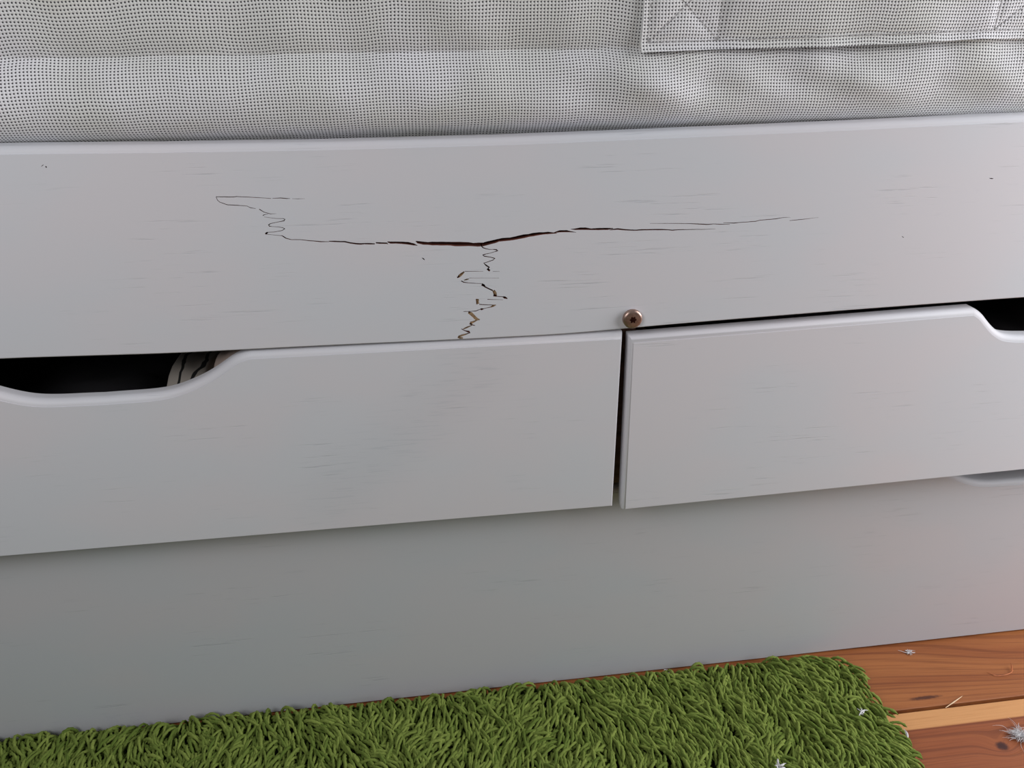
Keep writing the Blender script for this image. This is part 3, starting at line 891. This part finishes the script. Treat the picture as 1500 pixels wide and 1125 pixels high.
xa = on_face(228, 550, 0.03)[0]; xb = on_face(300, 540, 0.03)[0]; xc = on_face(372, 530, 0.03)[0]
cloth('dark_cloth', xl0 + 0.045, xa - 0.004, 0.02, 0.55, 0.386, 0.012, simple('dark_cloth', srgb(40, 38, 42), 0.95, nscale=40), 'black cloth filling most of the left drawer, seen through its scooped grip', 'cloth', 1.0)
cloth('lined_cloth', xa, xb - 0.003, 0.040, 0.30, 0.412, 0.010, lined_cloth_mat(), 'pale cloth with black wavy lines in the left drawer, right of the black cloth', 'cloth', 3.0, drop=0.015, nx=30)
cloth('crumpled_cloth', xb, xc + 0.05, 0.022, 0.28, 0.426, 0.016, simple('pinkish_linen', srgb(206, 184, 172), 0.9, nscale=30, var=0.15), 'crumpled pinkish cloth at the right end of the grip opening in the left drawer', 'cloth', 6.0, drop=0.02, nx=40, ny=40)
cloth('dark_cloth', xr0 + 0.045, xr1 - 0.045, 0.02, 0.55, 0.394, 0.012, simple('charcoal_cloth', srgb(46, 42, 46), 0.95, nscale=40), 'charcoal cloth lying in the right drawer, seen through its grip opening', 'cloth', 9.0)

# ------------------------------------------------------------------ rug
rug = empty('rug', (-0.28, -0.4, 0.0))
tag(rug, 'shaggy green rug lying on the floor along the bottom of the pull-out base', 'rug')
PH = 0.016
eL = on_floor(0, 1092, PH); eM = on_floor(700, 1022, PH); eR = on_floor(1160, 972, PH)
sT = on_floor(1281, 1020, PH * .6); sB = on_floor(1345, 1120, PH * .6)
print('rug', eL, eM, eR, sT, sB)
y_edge = zlin((eL[0], 0, eL[1] + 0.020), (eR[0], 0, eR[1] + 0.017))            # far edge: y as a function of x
x_side = lambda y: sT[0] - 0.002 + (y - sT[1]) * (sB[0] - sT[0]) / (sB[1] - sT[1])
RX0, RY0 = -0.79, -0.80
corner = (x_side(y_edge(sT[0])), y_edge(sT[0]))
CR = 0.045


def rug_outline(inset):
    pts = []
    cxx, cyy = corner
    for a in np.linspace(0, math.pi / 2, 9):
        pts.append((cxx - CR + (CR - inset) * math.cos(a), cyy - CR + (CR - inset) * math.sin(a)))
    pts.append((RX0 + CR, y_edge(RX0) - inset)); pts.append((RX0 + inset, y_edge(RX0) - CR))
    pts.append((RX0 + inset, RY0 + CR)); pts.append((RX0 + CR, RY0 + inset))
    pts.append((x_side(RY0) - CR, RY0 + inset)); pts.append((x_side(RY0) - inset, RY0 + CR))
    return pts


def yarn_mat():
    m = bpy.data.materials.new('green_chenille_yarn'); nt, b = nodes_of(m); g = NB(nt)
    at = g.n('ShaderNodeAttribute', attribute_name='tint')
    fib = g.noise(g.scale(g.coord(), (900, 900, 900)), 1.0, 2.0)
    c = g.mix(at.outputs['Fac'], srgb(96, 114, 50), srgb(140, 154, 78))
    c = g.mix(g.math('MULTIPLY', g.step(fib, 0.3, 0.7), 0.35), c, srgb(82, 100, 42))
    g.put(b.inputs['Base Color'], c); b.inputs['Roughness'].default_value = 0.95
    b.inputs['Specular IOR Level'].default_value = 0.1
    b.inputs['Sheen Weight'].default_value = 0.25; b.inputs['Sheen Roughness'].default_value = 0.5
    b.inputs['Sheen Tint'].default_value = srgb(170, 190, 90)
    g.put(b.inputs['Normal'], g.bump(fib, 0.6, 0.0006))
    return m


M_YARN = yarn_mat()
M_BACK = simple('green_rug_backing', srgb(60, 78, 30), 0.95, nscale=200)
ol = rug_outline(0.006)
V = [(x, y, 0.0) for x, y in ol] + [(x, y, 0.004) for x, y in ol]; n = len(ol)
mesh('backing', V, [list(range(n))[::-1], list(range(n, 2 * n))] + [[i, (i + 1) % n, n + (i + 1) % n, n + i] for i in range(n)], M_BACK, rug)


def pile(x0, x1, y0, y1, step, nr, ns, rad, name):
    gx = np.arange(x0, x1, step); gy = np.arange(y0, y1, step)
    X, Y = np.meshgrid(gx, gy); X = X.ravel() + rng.uniform(-.5, .5, X.size) * step; Y = Y.ravel() + rng.uniform(-.5, .5, Y.size) * step
    ins = 0.005
    ok = (X > RX0 + ins) & (Y > RY0 + ins) & (Y < np.array([y_edge(x) for x in X]) - ins) & (X < np.array([x_side(y) for y in Y]) - ins)
    cxx, cyy = corner[0] - CR, corner[1] - CR
    ok &= ~((X > cxx) & (Y > cyy) & (np.hypot(X - cxx, Y - cyy) > CR - ins))
    X, Y = X[ok], Y[ok]; N = len(X)
    # lean direction: a wandering field plus per-strand scatter; tips lie towards the room
    ang = np.array([-math.pi / 2 + 0.1 + 1.2 * noise.noise(Vector((x * 13, y * 16, 0.3))) + 1.0 * noise.noise(Vector((x * 40, y * 45, 4.3))) for x, y in zip(X, Y)])
    ang += rng.normal(0, 0.38, N)
    # strands at the border fall outwards a little
    dB = np.array([y_edge(x) for x in X]) - Y; dS = np.array([x_side(y) for y in Y]) - X
    wS = np.exp(-np.clip(dS, 0, 1) / 0.014); ang = ang * (1 - wS) + wS * (-0.35 + rng.normal(0, 0.6, N))
    wB = np.exp(-np.clip(dB, 0, 1) / 0.006)
    D = np.stack([np.cos(ang), np.sin(ang)], 1)
    ln = rng.uniform(0.8, 1.25, N)
    reach = (0.026 * ln * (1 - 0.55 * wB) * (1 - 0.5 * wS))
    hgt = rng.uniform(0.013, 0.021, N) * (1 - 0.25 * wS)
    drop = rng.uniform(0.002, 0.010, N)
    P0 = np.stack([X, Y, np.full(N, 0.002)], 1)
    side = np.stack([-D[:, 1], D[:, 0]], 1) * (rng.normal(0, 0.0045, N))[:, None]
    P1 = P0 + np.stack([D[:, 0] * 0.001, D[:, 1] * 0.001, hgt * 0.95], 1)
    P2 = np.concatenate([P0[:, :2] + D * (reach * 0.55)[:, None] + side, (hgt * 1.25)[:, None]], 1)
    P3 = np.concatenate([P0[:, :2] + D * reach[:, None] + side * 0.4, np.maximum(hgt - drop, 0.004)[:, None]], 1)
    t = np.linspace(0, 1, nr)[None, :, None]
    P = (1 - t) ** 3 * P0[:, None] + 3 * (1 - t) ** 2 * t * P1[:, None] + 3 * (1 - t) * t * t * P2[:, None] + t ** 3 * P3[:, None]
    P[:, :, 2] = np.maximum(P[:, :, 2], 0.002)
    T = np.gradient(P, axis=1); T /= np.linalg.norm(T, axis=2)[:, :, None] + 1e-9
    S_ = np.concatenate([-D[:, 1:2], D[:, 0:1], np.zeros((N, 1))], 1)[:, None, :].repeat(nr, 1)
    B = np.cross(T, S_); B /= np.linalg.norm(B, axis=2)[:, :, None] + 1e-9; S_ = np.cross(B, T)
    tt = np.linspace(0, 1, nr)
    taper = np.where(tt < 0.9, 1.0, np.sqrt(np.clip(1 - ((tt - 0.9) / 0.1) ** 2, 0.05, 1))) * (0.85 + 0.15 * np.minimum(1, tt * 5))
    rr = rng.uniform(0.85, 1.2, N)[:, None, None] * rad * taper[None, :, None]
    ph = np.linspace(0, 2 * math.pi, ns, endpoint=False)[None, None, :]
    tw = (rng.uniform(0, 6.28, N)[:, None] + tt[None, :] * 2 * math.pi * 3.2)[:, :, None]
    r = rr * (1 + (0.30 if ns > 5 else 0.0) * np.cos(2 * (ph - tw)))
    VV = P[:, :, None, :] + S_[:, :, None, :] * (r * np.cos(ph))[..., None] + B[:, :, None, :] * (r * np.sin(ph))[..., None]
    VV[..., 2] = np.maximum(VV[..., 2], 0.0008)
    VV[..., 1] = np.minimum(VV[..., 1], TY - 0.0015)
    VV = VV.reshape(-1, 3)
    ring = np.arange(ns); nxt = (ring + 1) % ns
    a = (np.arange(nr - 1) * ns)[:, None]
    q = np.stack([a + ring, a + nxt, a + ns + nxt, a + ns + ring], -1).reshape(-1, 4)
    Q = (np.arange(N) * nr * ns)[:, None, None] + q[None]
    Q = Q.reshape(-1, 4)
    me = bpy.data.meshes.new(name)
    me.vertices.add(len(VV)); me.vertices.foreach_set('co', VV.astype(np.float32).ravel())
    me.loops.add(Q.size); me.loops.foreach_set('vertex_index', Q.astype(np.int32).ravel())
    me.polygons.add(len(Q)); me.polygons.foreach_set('loop_start', np.arange(0, Q.size, 4, dtype=np.int32)); me.polygons.foreach_set('use_smooth', np.ones(len(Q), dtype=bool))
    me.update(calc_edges=True)
    at = me.attributes.new('tint', 'FLOAT', 'POINT')
    tint = np.clip(rng.normal(0.5, 0.28, N), 0, 1)
    at.data.foreach_set('value', np.repeat(tint, nr * ns).astype(np.float32))
    o = link(name, me, M_YARN, rug); o['kind'] = 'stuff'
    print(name, N, len(Q) * 2)
    return o


VY = -0.19
pile(-0.50, 0.50, VY, 0.036, 0.0044, 12, 8, 0.0015, 'pile')
pile(-0.79, -0.50, VY, 0.036, 0.008, 6, 4, 0.0028, 'pile')
pile(-0.79, 0.56, -0.80, VY, 0.0085, 6, 4, 0.0030, 'pile')
for o in rug.children: o.location = -rug.location

# ------------------------------------------------------------------ lint, fluff and splinters
def fibres(name, centre, fs, rad, mat_, label, cat, group=None, seg=7, sides=4):
    """one small thing made of thin curved fibres; fs = [(start, mid, end), ...] offsets in metres"""
    V, Fc = [], []
    for (p0, p1, p2, k) in fs:
        p0, p1, p2 = map(np.array, (p0, p1, p2)); b = len(V)
        ts = np.linspace(0, 1, seg)
        Q = np.array([(1 - t) ** 2 * p0 + 2 * t * (1 - t) * p1 + t * t * p2 for t in ts])
        T = np.gradient(Q, axis=0); T /= np.linalg.norm(T, axis=1)[:, None] + 1e-12
        for i in range(seg):
            up = np.array((0.13, 0.21, 1.0)); s = np.cross(T[i], up); s /= np.linalg.norm(s) + 1e-9; u = np.cross(s, T[i])
            r = rad * k * (0.25 + 0.75 * math.sin(math.pi * min(0.98, max(0.1, ts[i]))))
            for q in range(sides):
                a = 2 * math.pi * q / sides; V.append(Q[i] + s * r * math.cos(a) + u * r * math.sin(a))
        for i in range(seg - 1):
            for q in range(sides): Fc.append([b + i * sides + q, b + i * sides + (q + 1) % sides, b + (i + 1) * sides + (q + 1) % sides, b + (i + 1) * sides + q])
        Fc += [[b + q for q in range(sides)][::-1], [b + (seg - 1) * sides + q for q in range(sides)]]
    V = np.array(V); lift = -V[:, 2].min(); V[:, 2] += lift
    o = mesh(name, V, Fc, mat_, None, smooth=80); o.location = centre
    tag(o, label, cat, group)
    return o


M_LINT = simple('white_lint', srgb(214, 212, 214), 0.9, nscale=300, var=0.1)
M_STRAW = simple('pale_splinter', srgb(226, 196, 160), 0.7, nscale=200, var=0.1)
M_TWIG = simple('orange_brown_splinter', srgb(186, 110, 66), 0.7, nscale=200, var=0.2)


def wisp(n, size, up, flat=1.0, ctr=0.0):
    out = []
    for _ in range(n):
        a = rng.uniform(0, 6.28); b = a + rng.normal(0, 0.5); L = size * rng.uniform(0.5, 1.1)
        s = np.array((rng.normal(0, size * 0.18), rng.normal(0, size * 0.18), rng.uniform(0, up * 0.3)))
        out.append((s, s + np.array((math.cos(a) * L * .5, math.sin(a) * L * .5 * flat, rng.uniform(0.2, 1) * up)), s + np.array((math.cos(b) * L, math.sin(b) * L * flat, rng.uniform(0, 0.6) * up)), rng.uniform(0.6, 1.3)))
    return out


def flr(u, v, z=0.0): p = on_floor(u, v, z); return (p[0], p[1], z)


fibres('fluff', flr(1494, 1080, 0.0003), wisp(150, 0.011, 0.008) + wisp(40, 0.018, 0.004), 0.00024, M_LINT, 'white ball of fluff on the dark lower floorboard, beside the knot', 'fluff')
fibres('lint', flr(1333, 957, 0.0003), wisp(26, 0.005, 0.002) + [((-.004, .004, .001), (0.001, .005, .001), (.008, .002, .0005), 1.0), ((-.012, .006, .0005), (-.008, .003, .001), (-.002, -.001, 0), 1.0)], 0.00032, M_LINT,
       'white wisp of lint on the floorboard next to the pull-out base', 'lint')
_p, _c, _q = (np.array(flr(u, v)) for u, v in ((1385, 1037), (1397, 1029.5), (1409, 1021)))
fibres('splinter', flr(1397, 1029.5, 0.0004), [(tuple(_p - _c), (0.0, 0.0, .001), tuple(_q - _c + (0, 0, .001)), 1.0)], 0.0008, M_STRAW, 'pale straight splinter lying across the gap between floorboards', 'splinter', seg=5)
fibres('wood_shaving', flr(1473, 986, 0.0003), [((-.017, -.002, 0), (0.0, -.006, 0.001), (.010, 0.001, .002), 1.0), ((.006, -.002, .001), (.010, .003, .003), (.013, .010, .004), 1.3), ((-.02, .004, 0), (-.018, 0, .001), (-.012, -.003, 0), .6)], 0.0006,
       M_TWIG, 'thin curled brown wood shaving on the upper floorboard', 'splinter')
ZR = 0.0205
fibres('lint', flr(1263, 1044, ZR), wisp(9, 0.006, 0.002) + [((-.006, -.004, .001), (0, .003, .002), (.007, .001, .001), 1.5)], 0.0006, M_LINT, 'white lint caught in the rug near its right corner', 'lint')
fibres('lint', flr(1327, 1082, 0.012), [((-.004, -.006, 0), (.003, 0, .003), (.002, .008, .004), 1.6), ((-.002, -.004, 0), (.004, .002, .003), (.003, .007, .003), 1.3)], 0.0008, M_LINT, 'curved white lint on the right edge of the rug', 'lint')
fibres('lint', flr(1140, 1124, ZR), wisp(10, 0.007, 0.003), 0.0011, M_LINT, 'white tuft of lint on the rug at the bottom of the photo', 'lint')
fibres('lint', flr(977, 985, 0.012), wisp(7, 0.005, 0.002), 0.0009, M_LINT, 'white speck of lint at the far edge of the rug against the pull-out base', 'lint')
